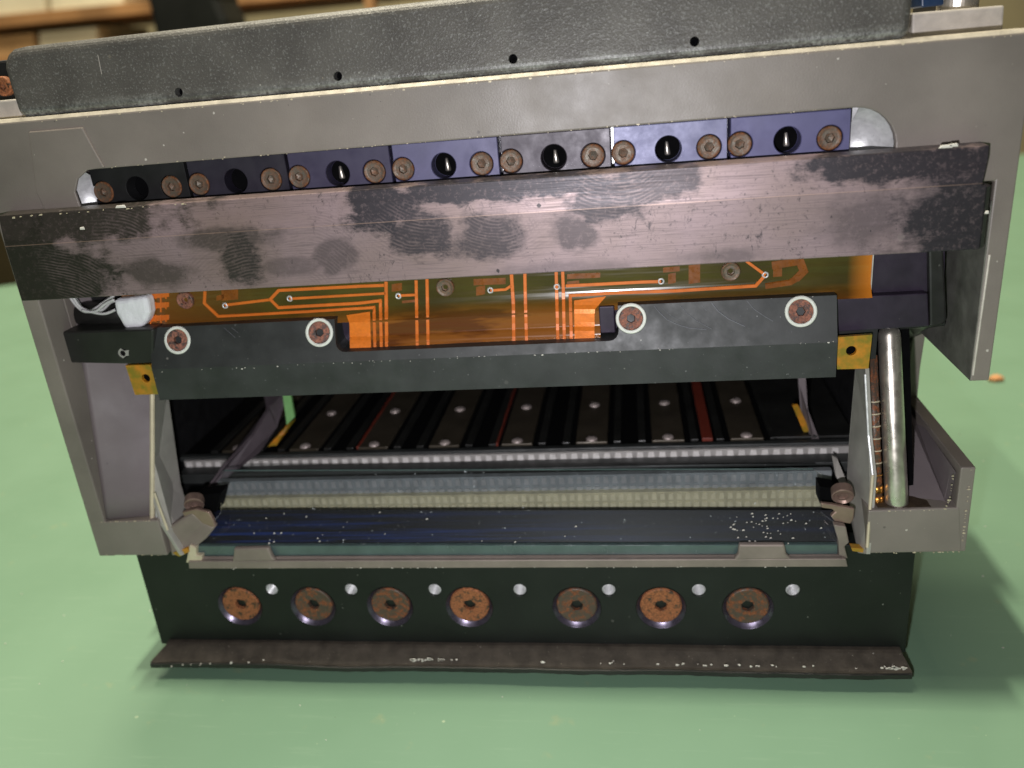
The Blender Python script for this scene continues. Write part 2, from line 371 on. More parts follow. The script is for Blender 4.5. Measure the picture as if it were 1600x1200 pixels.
def put(name, me, loc, parent, rot=(0, 0, 0), mat=None, label=None):
    o = bpy.data.objects.new(name, me); COL.objects.link(o); o.location = Vector(loc) * MM; o.rotation_euler = rot; o.parent = parent
    if mat: 
        o.material_slots[0].link = 'OBJECT'; o.material_slots[0].material = mat
    if label: o['label'] = label
    return o
def ring_mesh(name, r0, r1, h, mat, n=40):
    bm = bmesh.new(); L = []
    for r, y in ((r1, h), (r1, .2), (r1 - .2, 0), (r0 + .15, 0), (r0, .15), (r0, h)):
        L.append([bm.verts.new((r * math.cos(2 * math.pi * i / n), y, r * math.sin(2 * math.pi * i / n))) for i in range(n)])
    for a, b in zip(L, L[1:]):
        for k in range(n): bm.faces.new((a[k], a[(k + 1) % n], b[(k + 1) % n], b[k]))
    bmesh.ops.recalc_face_normals(bm, faces=bm.faces)
    for v in bm.verts: v.co *= MM
    me = bpy.data.meshes.new(name); bm.to_mesh(me); bm.free(); me.materials.append(mat)
    for p in me.polygons: p.use_smooth = True
    return me

# ------------------------------------------------------------------ setting
TY = 620                                          # far edge of the table
tb = mesh_obj('table', prism([(-700, 448, 0), (-700, -420, 0), (900, -420, 0), (900, 1039, 0)], (0, 0, -25)), M['table'], bevel=1.5)
tb['kind'] = 'structure'

# ------------------------------------------------------------------ the device
dev = bpy.data.objects.new('scanner_head', None); COL.objects.link(dev); dev.empty_display_size = .02
dev['label'] = 'grey cast metal scanner head with worn dark crossbar and amber circuit on green table'
dev['category'] = 'machine part'

XL, XR, XRL, TR = -111.4, 113.1, 111.8, 3.9                            # outer faces of the side plates
YF = -4.0                                         # front of the casting
# upper beam with the long slot (open towards the bar that covers it)
zt = 153.4; zb = 126.0
slot = [(-86.5, zb)]
cxL, cxR, rz, hz = -80.5, 81.0, 11.0, 134.0
arcL = [(cxL - 5 + 7.6 * math.cos(a), 134.6 + 7.2 * math.sin(a)) for a in [math.pi + .3 - i * (math.pi / 2 + .3) / 8 for i in range(9)]]
arcR = [(cxR + 0.5 + 8.2 * math.cos(a), 134.0 + 8.2 * math.sin(a)) for a in [math.pi / 2 - i * (math.pi / 2 + .5) / 10 for i in range(11)]]
T = 4.7
out = [(XL, 39.2), (XL, zt), (XR + .4, zt), (XR - .3, 82.8), (XR - .3 - TR, 82.8), (XR - TR, zb), (92, zb)] + list(reversed(arcR)) + list(reversed(arcL)) + [(-91.5, zb), (XL + T, zb), (XL + T, 39.2)]
beam = mesh_obj('frame_beam', prism([(x, YF, z) for x, z in out], (0, 9, 0)), M['paint'], dev, bevel=.35)
# shelf behind the beam that the cover and brackets sit on
mesh_obj('top_deck', box(XL, XR + .3, 5.0, 124, 146, 154.05), M['paint'], dev, bevel=.1)
mesh_obj('worn_top_edge', prism([(XL, YF + .05, 153.3), (XL, YF + .75, 154.1), (XL, 4.98, 154.1), (XL, 4.98, 153.3)], (XR + .2 - XL, 0, 0)), M['worn'], dev, bevel=.12)
mesh_obj('slot_liner', box(-96, 92, 4.6, 6.0, 124, 145.8), M['alu'], dev)
# milled silver ends of the slot
for nm, c0, c1, x0 in (('slot_end', -93.6, -87.0, -87.2), ('slot_end', 82.6, 90.2, 82.4)):
    bm = bmesh.new(); n = 14; rows = []
    for j in range(2):
        yy = -3.4 + j * 6.2
        cx = x0; rr = abs((c0 if c0 < 0 else c1) - x0)
        sg = -1 if c0 < 0 else 1
        sc_ = 1.0 if j == 0 else .55
        rows.append([bm.verts.new((cx + sg * rr * sc_ * math.cos(-math.pi / 2 + math.pi * i / n), yy, 134.2 + 7.9 * sc_ * math.sin(-math.pi / 2 + math.pi * i / n))) for i in range(n + 1)])
    for i in range(n): bm.faces.new((rows[0][i], rows[0][i + 1], rows[1][i + 1], rows[1][i]))
    bm.faces.new(rows[1])
    mesh_obj(nm, bm, M['alu'], dev, smooth=True)
# raised boss at the left of the beam
boss = mesh_obj('raised_boss', pxprism([(44, 206), (128, 199), (147, 234), (163, 262), (136, 266), (121, 280), (117, 300), (126, 325), (70, 329), (56, 300)], YF - .5, .7), M['paint'], beam, bevel=.25)

# side plates
T = 4.7
def side(x0, x1, prof, label=None):
    return mesh_obj('side_plate', prism([(x0, y, z) for y, z in prof], (x1 - x0, 0, 0)), M['paint'], dev, bevel=.3, label=label)
side(XL, XL + T, [(5, 39.2), (5, 146), (62, 146), (62, 39.2)])
side(XR - TR, XRL + .6, [(5, 82.8), (5, 146), (70, 146), (70, 39.3), (YF + .1, 39.3), (YF + .1, 61.6), (38, 61.6), (38, 70), (36, 82.8)], 'side plate with a square notch cut into it')
# lower corner blocks
mesh_obj('corner_block', pxprism([(139, 816), (247, 813), (262, 868), (155, 868)], YF - .02, 6), M['paint'], dev, bevel=.35)
mesh_obj('corner_block', pxprism([(1357, 798), (1500, 793), (1503, 862), (1352, 865)], YF - .02, 9), M['paint'], dev, bevel=.35)
mesh_obj('sheen_face', prism([(XR - TR - .3, 44, 122), (XR - TR - .3, YF + .1, 122), (XR - TR - .3, YF + .1, 82.9), (XR - TR - .3, 36, 82.9)], (.25, 0, 0)), M['brushed'], dev)  # added thin liner; its lighter grey paints in the brushed sheen
mesh_obj('pale_edge_line', tube([at(1546, 398, Y=YF + .05), at(1520, 586, Y=YF + .05)], .30, 6), M['plate_light'], dev)  # pale line laid along the inner edge of the strip
# sloping pocket walls behind the side plates
bm = bmesh.new()
PW = [Vector(q_) for q_ in [(XL + T - .1, -3.2, 50.4), (-94, -1.4, 50.4), (-94, 36, 128), (XL + T - .1, 12, 128)]]
gr_ = [[bm.verts.new((PW[0].lerp(PW[1], u_ / 12)).lerp(PW[3].lerp(PW[2], u_ / 12), v_ / 12)) for u_ in range(13)] for v_ in range(13)]
for v_ in range(12):
    for u_ in range(12): bm.faces.new((gr_[v_][u_], gr_[v_][u_ + 1], gr_[v_ + 1][u_ + 1], gr_[v_ + 1][u_]))
r_ = bmesh.ops.extrude_face_region(bm, geom=bm.faces[:])
for q_ in r_['geom']:
    if isinstance(q_, bmesh.types.BMVert): q_.co.y += 3
mesh_obj('pocket_wall', bm, M['paint_in'], dev, smooth=True)
q = [at(1400, 784, Y=1.0), at(1482, 795, Y=-3), at(1494, 738, Y=-3), at(1424, 636, Y=34), at(1405, 612, Y=36)]
bm = prism(q, (0, 3, 0)); mesh_obj('pocket_wall', bm, M['paint_in'], dev, bevel=.2)
# dusty pocket floor at the right

mesh_obj('ledge_grime', prism([(92, -3.2, 50.95), (106.5, -3.2, 50.95), (105, -1, 50.95), (98, 4.5, 50.95), (92, 4.5, 50.95)], (0, 0, .15)), M['grime'], dev, kind='stuff')
# ---- rear body (carries the thing on the table)
body = mesh_obj('rear_body', box(-98, 98, 6, 128, 1.0, 30), M['black'], dev, bevel=.6)
mesh_obj('body_wall', box(-106.4, -103.5, 14, 120, 30, 146), M['dark'], dev, label='left inner wall')
mesh_obj('body_wall', box(97, 101, 18, 120, 30, 146), M['dark'], dev)
mesh_obj('body_wall', box(-101, 101, 118, 122, 30, 145.8), M['dark'], dev, label='rear inner wall')

# ---- rough cover on top
cz0 = 154.1
CY = -2.9
cov_pts = [at(30, 192, Y=CY), at(1420, 66, Y=CY)]
xl, xr = cov_pts[0].x, cov_pts[1].x + .3
bm = bmesh.new()
# front face outline with rounded top corners, extruded back; top slopes slightly
z_top_l, z_top_r = at(20, 74, Y=CY + 3).z, at(540, 8, Y=CY + 3).z
front = [(xl, cz0), (xr, cz0), (xr + .8, z_top_r - 3), (xr - 2, z_top_r)] + [(xl + 4 + 0, z_top_l)] + [(xl - 1.6 + 4.4 * (1 - math.cos(a)), z_top_l - 4.4 + 4.4 * math.sin(a)) for a in (1.2, .8, .4, 0)]
add_prism(bm, [(x, CY + (z - cz0) * .16, z) for x, z in front], (0, 52, 0))
cover = mesh_obj('top_cover', bm, M['cover'], dev, bevel=1.9, seg=5)
hb = bmesh.new(); holes = [at(281, 144, Y=CY + .9), at(529, 119, Y=CY + .9), at(802, 92, Y=CY + .9), at(1085, 65, Y=CY + .9)]
for h in holes: add_prism(hb, circ(h.x, h.z, .95, CY - 3, 20), (0, 8, 0))
cut(cover, hb, keep=True)
pin = screw_mesh('cover_pin', .8, 1.5, .35, .3, M['void'])
for h in holes: put('pin_hole', pin, (h.x, h.y + 1.1, h.z), cover)

for a_, b_ in (((320, 54), (307, 144)), ((150, 71), (159, 116))):
    mesh_obj('scratch', tube([at(a_[0], a_[1], Y=CY + 2.55), at(b_[0], b_[1], Y=CY + .55)], .09, 4), M['strip'], cover)
# ---- seven anodised blocks in the slot
sm_slot = screw_mesh('slot_screw', 2.45, 2.2, 1.0, 1.0, M['rust_c'], 0.1)
P = 24.13; x0 = -87.3; zt_b = 141.7
for i in range(7):
    xa, xb = x0 + i * P + .35, x0 + (i + 1) * P - .35
    if i == 6: xb = 81.6
    zc = zt_b + .02 * i
    mt = anod(BL[i][0], BL[i][1].replace(' ', '_') + '_anodised_block')
    b = mesh_obj('sensor_block', box(xa, xb, -.6, 4.4, 125, zc), mt, dev, label=BL[i][1] + ' anodised block')
    cb = bmesh.new()
    xm = x0 + i * P + 11.2 + (.1 * i)
    add_prism(cb, circ(xm, 136.5, 2.75, -3, 28), (0, 6.6, 0))
    ss = [(x0 + i * P + 1.8 + (.7 if i == 0 else .0), 136.2), (x0 + i * P + 19.6 + .1 * i, 136.3)]
    if i > 0: ss[0] = (x0 + i * P + 2.25, 136.4)
    for sx, sz in ss: add_prism(cb, circ(sx, sz, 2.6, -3, 28), (0, 4, 0))
    cut(b, cb); bev(b, .15, 1)
    for k, (sx, sz) in enumerate(ss):
        put('screw', sm_slot, (sx, -.55, sz), b, (0, rnd.uniform(0, 1), 0), mat=M['rust_c'])
    # dark disc in the bore; bright steel sliver stands in for a glint
    bm = bmesh.new(); add_prism(bm, circ(xm, 136.5, 2.65, 3.2, 28), (0, .4, 0))
    dsk = mesh_obj('bore_lens', bm, M['void'], b)
    if i > 1:
        xg = xm + rnd.uniform(-.3, .9)
        mesh_obj('bore_glint', tube([(xg, 2.9, 134.9), (xg, 2.9, 135.2), (xg - .15, 2.9, 137.6), (xg - .15, 2.9, 137.8)], [.55, .7, .35, .2], 12), M['steel'], b, smooth=True)

# ---- worn cross bar
bp = [(-9.0, 113.4), (-9.0, 126.5), (-8.2, 133.6), (YF + .1, 133.9), (YF + .1, 113.4)]
bm = prism([(-107.2, y, z) for y, z in bp], (107.2 + 105.8, 0, 0))
bar = mesh_obj('cross_bar', bm, M['bar'], dev)
nb = bmesh.new()
for P_ in [[(105.0, -20, 126.2), (108.4, -20, 126.2), (108.4, -20, 140), (107.2, -20, 140)]]: add_prism(nb, P_, (0, 30, 0))
cut(bar, nb); bev(bar, .25)
mesh_obj('bar_end', prism([(105.8, -9, 113.5), (107.1, -7.6, 113.5), (107.1, YF, 113.5), (105.8, YF, 113.5)], (0, 0, 12.4)), M['bar'], bar, bevel=.15)
for px, py, a in ((188, 323, 1.3), (1478, 229, 1.3), (1490, 227, .9), (128, 357, .6), (1542, 332, .4)):
    p = at(px, py, Y=-9.1); mesh_obj('paint_chip', prism([(p.x - a, -9.15, p.z - .25), (p.x + a, -9.15, p.z - .3), (p.x + a * .8, -9.15, p.z + .35), (p.x - a * .7, -9.15, p.z + .3)], (0, .3, 0)), M['dust'], bar, bevel=.1)

# ---- black housing around the flex circuit
mesh_obj('housing_block', pxprism([(1300, 380), (1478, 380), (1476, 470), (1300, 480)], 9, 28), M['purple'], dev, bevel=.4)
mesh_obj('housing_block', pxprism([(1304, 465), (1450, 458), (1452, 510), (1308, 519)], 6.5, 22), M['purple'], dev, bevel=.3)
mesh_obj('housing_block', pxprism([(1451, 380), (1474, 380), (1480, 500), (1474, 508), (1453, 512)], 7.4, 26), M['black'], dev, bevel=.5)
mesh_obj('housing_block', pxprism([(99, 440), (320, 430), (320, 535), (99, 535)], 12, 24), M['dark'], dev, bevel=.3, label='recessed dark block behind the white sleeve')
cyl = tube([at(112, 492, Y=10.5), at(240, 488, Y=10.5)], 3.6, 24); mesh_obj('round_spacer', cyl, M['black'], dev, smooth=True)
hb_ = mesh_obj('housing_block', pxprism([(95, 519), (240, 514), (240, 567), (190, 569), (95, 567)], 1.2, 22), M['black'], dev, bevel=.5, label='block end with a chipped hole')
p = at(192, 552, Y=1.2)
cb = bmesh.new(); add_prism(cb, circ(p.x, p.z, 1.0, 0, 12), (0, 4, 0)); cut(hb_, cb); bev(hb_, .5)
mesh_obj('chipped_rim', prism([(p.x + r_ * math.cos(a), 1.12, p.z + r_ * .65 * math.sin(a)) for a, r_ in [(k * 2 * math.pi / 11, rnd.uniform(1.1, 2.3)) for k in range(11)]], (0, .3, 0)), M['strip'], hb_)
cb = bmesh.new(); add_prism(cb, circ(p.x, p.z, .8, 0, 7), (0, 4, 0)); cut(COL.objects['chipped_rim'], cb)
mesh_obj('mirror_plate', prism([at(1395, 516, Y=14), at(1476, 508, Y=8), at(1476, 512, Y=40), at(1412, 536, Y=40)], (0, 0, 1.2)), M['black_low'], dev)

# ---- flexible circuit
FP = [(132, 7.0), (104.5, 7.0), (103, 6.7), (101.6, 5.9), (100.2, 5.0), (98.6, 4.95), (96.6, 4.9), (95.9, 4.3), (94.8, 3.7), (92, 3.6)]
def fy(z):
    for (za, ya), (zb_, yb) in zip(FP, FP[1:]):
        if z >= zb_: return ya + (yb - ya) * min(1, max(0, (za - z) / (za - zb_)))
    return FP[-1][1]
def onflex(px, py, off=0.0):
    y = 7.0
    for _ in range(12): q_ = at(px, py, Y=y); y = y * .4 + .6 * (fy(q_.z) - off + (.18 * math.sin(q_.x * .11 + 1) * min(1, max(0, (101.5 - q_.z) / 1.0))))
    return at(px, py, Y=y)
def sheet(x0, x1, z0, z1, th, nx=40, off=0.0):
    bm = bmesh.new(); zs = sorted(set([z for z, _ in FP if z0 < z < z1] + [z0, z1] + [z0 + (z1 - z0) * k / 14 for k in range(15)])); g = []
    for z in zs:
        g.append([bm.verts.new((x0 + (x1 - x0) * i / nx, fy(z) - off + .18 * math.sin((x0 + (x1 - x0) * i / nx) * .11 + 1) * min(1, max(0, (101.5 - z) / 1.0)), z)) for i in range(nx + 1)])
    for a, b in zip(g, g[1:]):
        for i in range(nx): bm.faces.new((a[i], a[i + 1], b[i + 1], b[i]))
    r_ = bmesh.ops.extrude_face_region(bm, geom=bm.faces[:])
    for v in r_['geom']:
        if isinstance(v, bmesh.types.BMVert): v.co.y += th
    return bm
pR = at(1361, 430, Y=7).x
flex = mesh_obj('flex_circuit', sheet(-92, pR, 100.2, 130, .5), M['flex'], dev, smooth=False)
xt0, xt1 = at(547, 520, Y=4.5).x, at(938, 510, Y=4.5).x
tongue = mesh_obj('flex_tongue', sheet(xt0, xt1, 92.5, 100.2, .4), M['flex'], flex)
for o_ in (flex, tongue):
    for p_ in o_.data.polygons: p_.use_smooth = True
    o_.modifiers.new('e', 'EDGE_SPLIT').split_angle = math.radians(50)
def trace(pts, wpx=7.0, name='trace', mat='trace', off=.14):
    """strip of copper following the film, sampled every few pixels"""
    bm = bmesh.new(); fine = []
    for (xa, ya), (xb, yb) in zip(pts, pts[1:]):
        n = max(1, int(math.hypot(xb - xa, yb - ya) / 9))
        for k in range(n): fine.append((xa + (xb - xa) * k / n, ya + (yb - ya) * k / n))
    fine.append(pts[-1]); L = []
    W = wpx * .145 / 2
    P3 = [onflex(x, y, off) for x, y in fine]
    for i, p in enumerate(P3):
        d0 = (P3[i] - P3[max(i - 1, 0)]); d1 = (P3[min(i + 1, len(P3) - 1)] - P3[i])
        d0 = d0.normalized() if d0.length else d1.normalized(); d1 = d1.normalized() if d1.length else d0
        n0 = Vector((-d0.z, 0, d0.x)); n1 = Vector((-d1.z, 0, d1.x)); nn = (n0 + n1).normalized(); k = 1 / max(.5, nn.dot(n1.normalized()))
        L.append([bm.verts.new(p + nn * W * k + Vector((0, .22, 0))), bm.verts.new(p + nn * W * .8 * k), bm.verts.new(p - nn * W * .8 * k), bm.verts.new(p - nn * W * k + Vector((0, .22, 0)))])
    for a, b in zip(L, L[1:]):
        for k in range(3): bm.faces.new((a[k], b[k], b[k + 1], a[k + 1]))
    return mesh_obj(name, bm, M[mat], flex)
T_ = trace
T_([(869, 424), (869.5, 448), (872, 545)], 6); T_([(879, 424), (880, 448), (882, 545)], 6)
T_([(884, 447), (1000, 441), (1033, 440)], 6)
T_([(893, 545), (891, 462), (960, 458), (1060, 454.5), (1181, 447), (1195, 431)], 6)
T_([(1196, 430), (1166, 408)], 5)
T_([(799, 428), (802, 475), (803, 546)], 6.5); T_([(766, 454), (790, 452.5), (798, 447)], 5)
T_([(820, 427), (821, 475), (823, 545)], 6)
T_([(650, 438), (652, 550)], 6); T_([(622, 462), (649, 461)], 5)
T_([(667, 436), (669, 550)], 6)
T_([(603, 440), (604, 553)], 6.5)
T_([(600, 446), (560, 447.5), (435, 454), (422, 468), (435, 481), (560, 474), (594, 470), (596, 553)], 6)
T_([(452, 467), (540, 462), (602, 458.5)], 5)
T_([(351, 477), (421, 468.5)], 5.5)
T_([(320, 455), (319, 474), (341, 495), (480, 487.5), (584, 481), (586, 553)], 6)
def patch(pts, name='copper_patch', mat='copper', off=.16):
    xs = [p[0] for p in pts]; ys = [p[1] for p in pts]
    bm = bmesh.new(); L = []
    n = 12
    def xr_at(y, side):                            # polygon span at a row
        hit = []
        for (xa, ya), (xb, yb) in zip(pts, pts[1:] + pts[:1]):
            if (ya - y) * (yb - y) <= 0 and ya != yb: hit.append(xa + (xb - xa) * (y - ya) / (yb - ya))
        return (min(hit), max(hit)) if hit else None
    y0, y1 = min(ys) + .01, max(ys) - .01
    for i in range(n + 1):
        y = y0 + (y1 - y0) * i / n; s = xr_at(y, 0)
        L.append([bm.verts.new(onflex(s[0] + (s[1] - s[0]) * k / 4, y, off)) for k in range(5)])
    for a, b in zip(L, L[1:]):
        for k in range(4): bm.faces.new((a[k], a[k + 1], b[k + 1], b[k]))
    r_ = bmesh.ops.extrude_face_region(bm, geom=bm.faces[:])
    for v in r_['geom']:
        if isinstance(v, bmesh.types.BMVert): v.co.y += .18
    return mesh_obj(name, bm, M[mat], flex)
patch([(897, 465), (947, 463), (929, 484), (929, 543), (898, 544)])
patch([(540, 490), (578, 487), (580, 553), (547, 554), (546, 505)])
for (a, b, c_, d) in [(346, 448, 372, 470), (338, 462, 350, 470), (740, 436, 790, 446), (744, 448, 758, 462), (886, 428, 938, 436), (886, 440, 905, 446), (1036, 418, 1062, 426), (1044, 428, 1056, 444), (1076, 414, 1094, 444), (612, 444, 628, 456), (628, 470, 648, 474)]:
    patch([(a, b), (c_, b - 2), (c_, d - 2), (a, d)], 'under_pad', 'pad', .04)
T_([(1206, 415), (1250, 408), (1256, 424), (1236, 444), (1196, 450)], 15, 'under_pad', 'pad', .05)
patch([(1208, 420), (1222, 419), (1222, 432), (1208, 433)], 'under_pad', 'pad', .04)
for (px0, px1, y0) in ((232, 264, 458), (232, 264, 474), (232, 264, 494)):
    patch([(px0, y0), (px1, y0 - 2), (px1, y0 + 6), (px0, y0 + 9)], 'comb_trace', 'trace', .1)
    for k in range(4): T_([(px0 + 3 + k * 8, y0 - 2), (px0 + 3 + k * 8, y0 + 14 - (k % 2) * 5)], 3, 'comb_trace', 'trace', .16)
via_ring = ring_mesh('via', .38, .8, .3, M['whitering'], 20); via_ring.materials[0] = M['alu']
vdot = screw_mesh('via_core', .42, .2, .2, .2, M['void'])
for px, py in ((351, 478), (452, 467), (622, 463), (766, 454), (870, 448.5), (1033, 440), (1196, 430)):
    p = onflex(px, py, .25); v = put('via', via_ring, p, flex); put('via_core', vdot, p + Vector((0, .12, 0)), flex)
fs = screw_mesh('flex_screw', 2.2, 1.5, .9, .8, M['rust_c'], .15)
for px, py, mt, lb in ((288, 470, 'rust_d', 'dull'), (695, 450, 'rust_c', 'grey'), (1142, 425, 'rust_c', 'grey')):
    p = onflex(px, py, .9); put('screw', fs, p, flex, (0, .4, 0), M[mt])
mesh_obj('film_edge', box(pR, pR + .25, 6.7, 7.4, 101.4, 111), M['bracket'], flex)

# ---- clamp bar
XC0, XC1 = -84.4, 81.6
cp = [(0, 83.3), (0, 91.7), (3.2, 101.7), (6.3, 101.7), (12, 99.5), (12, 83.3)]
clamp = mesh_obj('clamp_bar', prism([(XC0, y, z) for y, z in cp], (XC1 - XC0, 0, 0)), M['blackblue'], dev)
ra, rb = at(524, 520, Y=2.4).x, at(966, 500, Y=2.4).x
zr = 94.0
rr = 2.2
pl = [(ra, 110), (ra, zr + rr)] + [(ra + rr - rr * math.cos(a), zr + rr - rr * math.sin(a)) for a in (.4, .8, 1.2)] + [(ra + rr, zr), (rb - rr, zr)] + [(rb - rr + rr * math.sin(a), zr + rr - rr * math.cos(a)) for a in (.4, .8, 1.2)] + [(rb, zr + rr), (rb, 110)]
cb = bmesh.new(); add_prism(cb, [(x, -4, z) for x, z in pl], (0, 20, 0)); cut(clamp, cb)
scr = [(-76.4, 98.8), (-39.2, 99.1), (36.0, 99.1), (73.7, 98.9)]
cl_t = math.atan2(3.2, 10)
nrm = Vector((0, -math.cos(cl_t), math.sin(cl_t)))
def cface(x, z): return Vector((x, (z - 91.7) * .32, z))
scp = [cface(at(px, py, Y=y_).x, at(px, py, Y=y_).z) for px, py, y_ in ((276, 532, 1.9), (498, 520, 2), (986, 498, 2), (1252, 487, 2))]
cb = bmesh.new()
for c0 in scp:
    pts = [];
    u = Vector((1, 0, 0)); v_ = nrm.cross(u)
    pts = [c0 + nrm * 3 + (u * math.cos(2 * math.pi * k / 32) + v_ * math.sin(2 * math.pi * k / 32)) * 3.6 for k in range(32)]
    add_prism(cb, pts, -nrm * 4.3)
cut(clamp, cb); bev(clamp, .2)
wr = ring_mesh('washer', 2.75, 3.55, 1.2, M['whitering'])
cs = screw_mesh('clamp_screw', 2.8, 1.5, 1.05, 1.5, M['rust_d'], .0)
for k, c0 in enumerate(scp):
    rot = (-cl_t, 0, 0)
    put('washer', wr, c0 + nrm * .15, clamp, rot)
    put('screw', cs, c0 - nrm * .2, clamp, (-cl_t, rnd.uniform(0, 1), 0))
# machined dark block behind the recess
mesh_obj('backing_block', box(ra - 1, rb + 1, 8.2, 12.5, 91, 101.5), M['purple'], dev)
mesh_obj('backing_block', box(rb - 4.5, rb - .8, 4.6, 8.0, 94.6, 101.2), M['purple'], dev, bevel=.3)
# lower skirt sheen difference is real: another face; amber tabs at both ends
def tab(pix, hole):
    o = mesh_obj('fibre_tab', pxprism(pix, 2.5, 1.0), M['tab'], dev, bevel=.12)
    h = at(hole[0], hole[1], Y=2.5); cb = bmesh.new(); add_prism(cb, circ(h.x, h.z, 1.15, 0, 20), (0, 5, 0)); cut(o, cb)
    bm = prism(circ(h.x, h.z, 1.5, 3.9, 20), (0, .4, 0)); mesh_obj('tab_screw', bm, M['void'], o)
tab([(196, 571), (234, 570), (240, 580), (249, 616), (211, 617)], (228, 591))
tab([(1308, 527), (1363, 523), (1357, 576), (1308, 577)], (1330, 548))
mesh_obj('tab_backing', pxprism([(200, 560), (250, 556), (258, 612), (222, 612)], 6, 10), M['dark'], dev)
mesh_obj('tab_backing', pxprism([(1306, 515), (1372, 512), (1368, 560), (1306, 572)], 7, 10), M['dark'], dev)

# ---- cheek plates left and right of the opening
def cheek(front, backp, th, name='cheek_plate', mat='plate', xo=0):
    bm = bmesh.new(); n = len(front)
    pts = front + list(reversed(backp))
    add_prism(bm, pts, (th, 0, 0)); return mesh_obj(name, bm, M[mat], dev, bevel=.12)
# left: plate leaning back; front edge then rear edge
cheek([at(238, 600, Y=6), at(240, 700, Y=2), at(241, 770, Y=-1), at(252, 815, Y=-3.4), at(285, 868, Y=-3.9)],
      [at(262, 610, Y=16), at(270, 700, Y=12.5), at(282, 755, Y=10), at(300, 815, Y=5), at(304, 855, Y=0)], -.9)
mesh_obj('cheek_edge', tube([at(238, 606, Y=4.8), at(238, 812, Y=-2.4)], .65, 8), M['cream'], dev)
mesh_obj('cheek_edge', tube([at(241, 770, Y=-2.6), at(262, 828, Y=-3.6)], .35, 6), M['cream'], dev)
mesh_obj('glint_pin', tube([at(247, 790, Y=-1.4), at(246.5, 812, Y=-2)], .7, 10), M['alu'], dev, smooth=True)
mesh_obj('curved_cheek', prism([at(258, 826, Y=-2.6), at(300, 800, Y=-1), at(318, 815, Y=-1), at(336, 824, Y=-1), at(322, 842, Y=-1.8), at(300, 860, Y=-2.6), at(268, 870, Y=-3)], (0, 2.5, 0)), M['holder'], dev, bevel=.6)
cheek([at(1352, 575, Y=4), at(1357, 680, Y=1.5), at(1364, 742, Y=-1.5), at(1360, 800, Y=-3), at(1354, 866, Y=-4.4)],
      [at(1336, 575, Y=14), at(1327, 680, Y=13), at(1323, 745, Y=12), at(1330, 815, Y=6), at(1340, 864, Y=-1.5)], .9)
mesh_obj('cheek_edge', tube([at(1352, 585, Y=3.6), at(1357, 680, Y=1.2), at(1363.5, 742, Y=-1.8)], .28, 6), M['alu'], dev)
mesh_obj('cheek_edge', tube([at(1363.5, 742, Y=-1.9), at(1359, 800, Y=-3.4), at(1355, 855, Y=-4.4)], .4, 6), M['cream'], dev)

# ---- rod, brass stack beside it
rod = mesh_obj('guide_rod', tube([at(1388, 512, Y=12), at(1389, 519, Y=11.6), at(1389.5, 523, Y=11.4), at(1401, 786, Y=-.8), at(1401, 794, Y=-1.2)], [1.9, 2.35, 2.5, 2.6, 2.2], 32), M['steel'], dev, smooth=True)
st0, st1 = at(1362, 555, Y=9), at(1371, 788, Y=0)
bm = tube([st0, st1], 1.25, 14); stack = mesh_obj('brass_column', bm, M['rust_b'], dev, smooth=True)
dirv = (st1 - st0).normalized()
ring_at = [.02, .06, .10, .15, .20, .26] + [.30 + .082 * k for k in range(7)] + [.87, .90, .94, .965, .985]
for k, f_ in enumerate(ring_at):
    c0 = st0.lerp(st1, f_); big = k in (13, 15)
    L_ = .25 if k < 13 else (1.7 if big else .6)
    r0_ = 1.45 if k > 5 else 1.0
    mesh_obj('brass_ring', tube([c0, c0 + dirv * .1, c0 + dirv * L_, c0 + dirv * (L_ + .1)], [r0_ - .15, r0_, r0_, r0_ - .15], 14), M['brass' if k > 11 else 'cream'], stack, smooth=True)
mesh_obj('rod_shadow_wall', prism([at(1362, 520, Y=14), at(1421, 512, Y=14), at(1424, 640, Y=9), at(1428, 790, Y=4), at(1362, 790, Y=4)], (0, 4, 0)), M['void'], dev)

# ---- cavity: rails on the floor, contact strips stepping down to the glass
FZ = 52.0
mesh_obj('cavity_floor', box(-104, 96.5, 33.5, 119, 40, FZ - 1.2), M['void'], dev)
riv = bmesh.new(); bmesh.ops.create_uvsphere(riv, u_segments=14, v_segments=8, radius=1)
for v in riv.verts: v.co = Vector((v.co.x * 1.7, v.co.y * 1.7, v.co.z * .8)) * MM
rm = bpy.data.meshes.new('rivet'); riv.to_mesh(rm); riv.free(); M['rivet'] = basic('dull_rivet_metal', (190, 176, 170), .45, .5, .2, 2)
rm.materials.append(M['rivet'])
for p_ in rm.polygons: p_.use_smooth = True
xs = [at(x, 686, Z=FZ).x for x in (590, 703, 815, 930, 1048, 1168)]
pit = (xs[-1] - xs[0]) / 5
yr1, yr2 = at(930, 686, Z=FZ).y, at(930, 633, Z=FZ).y
for k in range(-4, 7):
    x = xs[0] + pit * k
    if x < -100 or x > 74: continue
    rl_ = mesh_obj('rail', box(x - 4.6, x + 4.6, 34.5, 117, FZ - 1.1, FZ), M['rail'], dev, bevel=.3)
    for y in (yr1, yr2, yr2 + (yr2 - yr1)): put('rivet', rm, (x, y, FZ), rl_)
    for sx in (-1, 1): mesh_obj('rail_groove', box(x + sx * 7.4 - 1.1, x + sx * 7.4 + 1.1, 35, 117, FZ - 1.1, FZ - .2), M['black'], rl_, bevel=.2)
for px, wd in ((560, 1.0), (775, .6), (1108, 3.0)):
    x = at(px, 697, Z=FZ).x; mesh_obj('red_strip', box(x - wd / 2, x + wd / 2, 35, 90, FZ - 1.1, FZ + .1), M['red'], dev, bevel=.2)
mesh_obj('floor_panel', box(74, 96, 35, 117, FZ - 1.1, FZ - .1), M['black'], dev, bevel=.3)
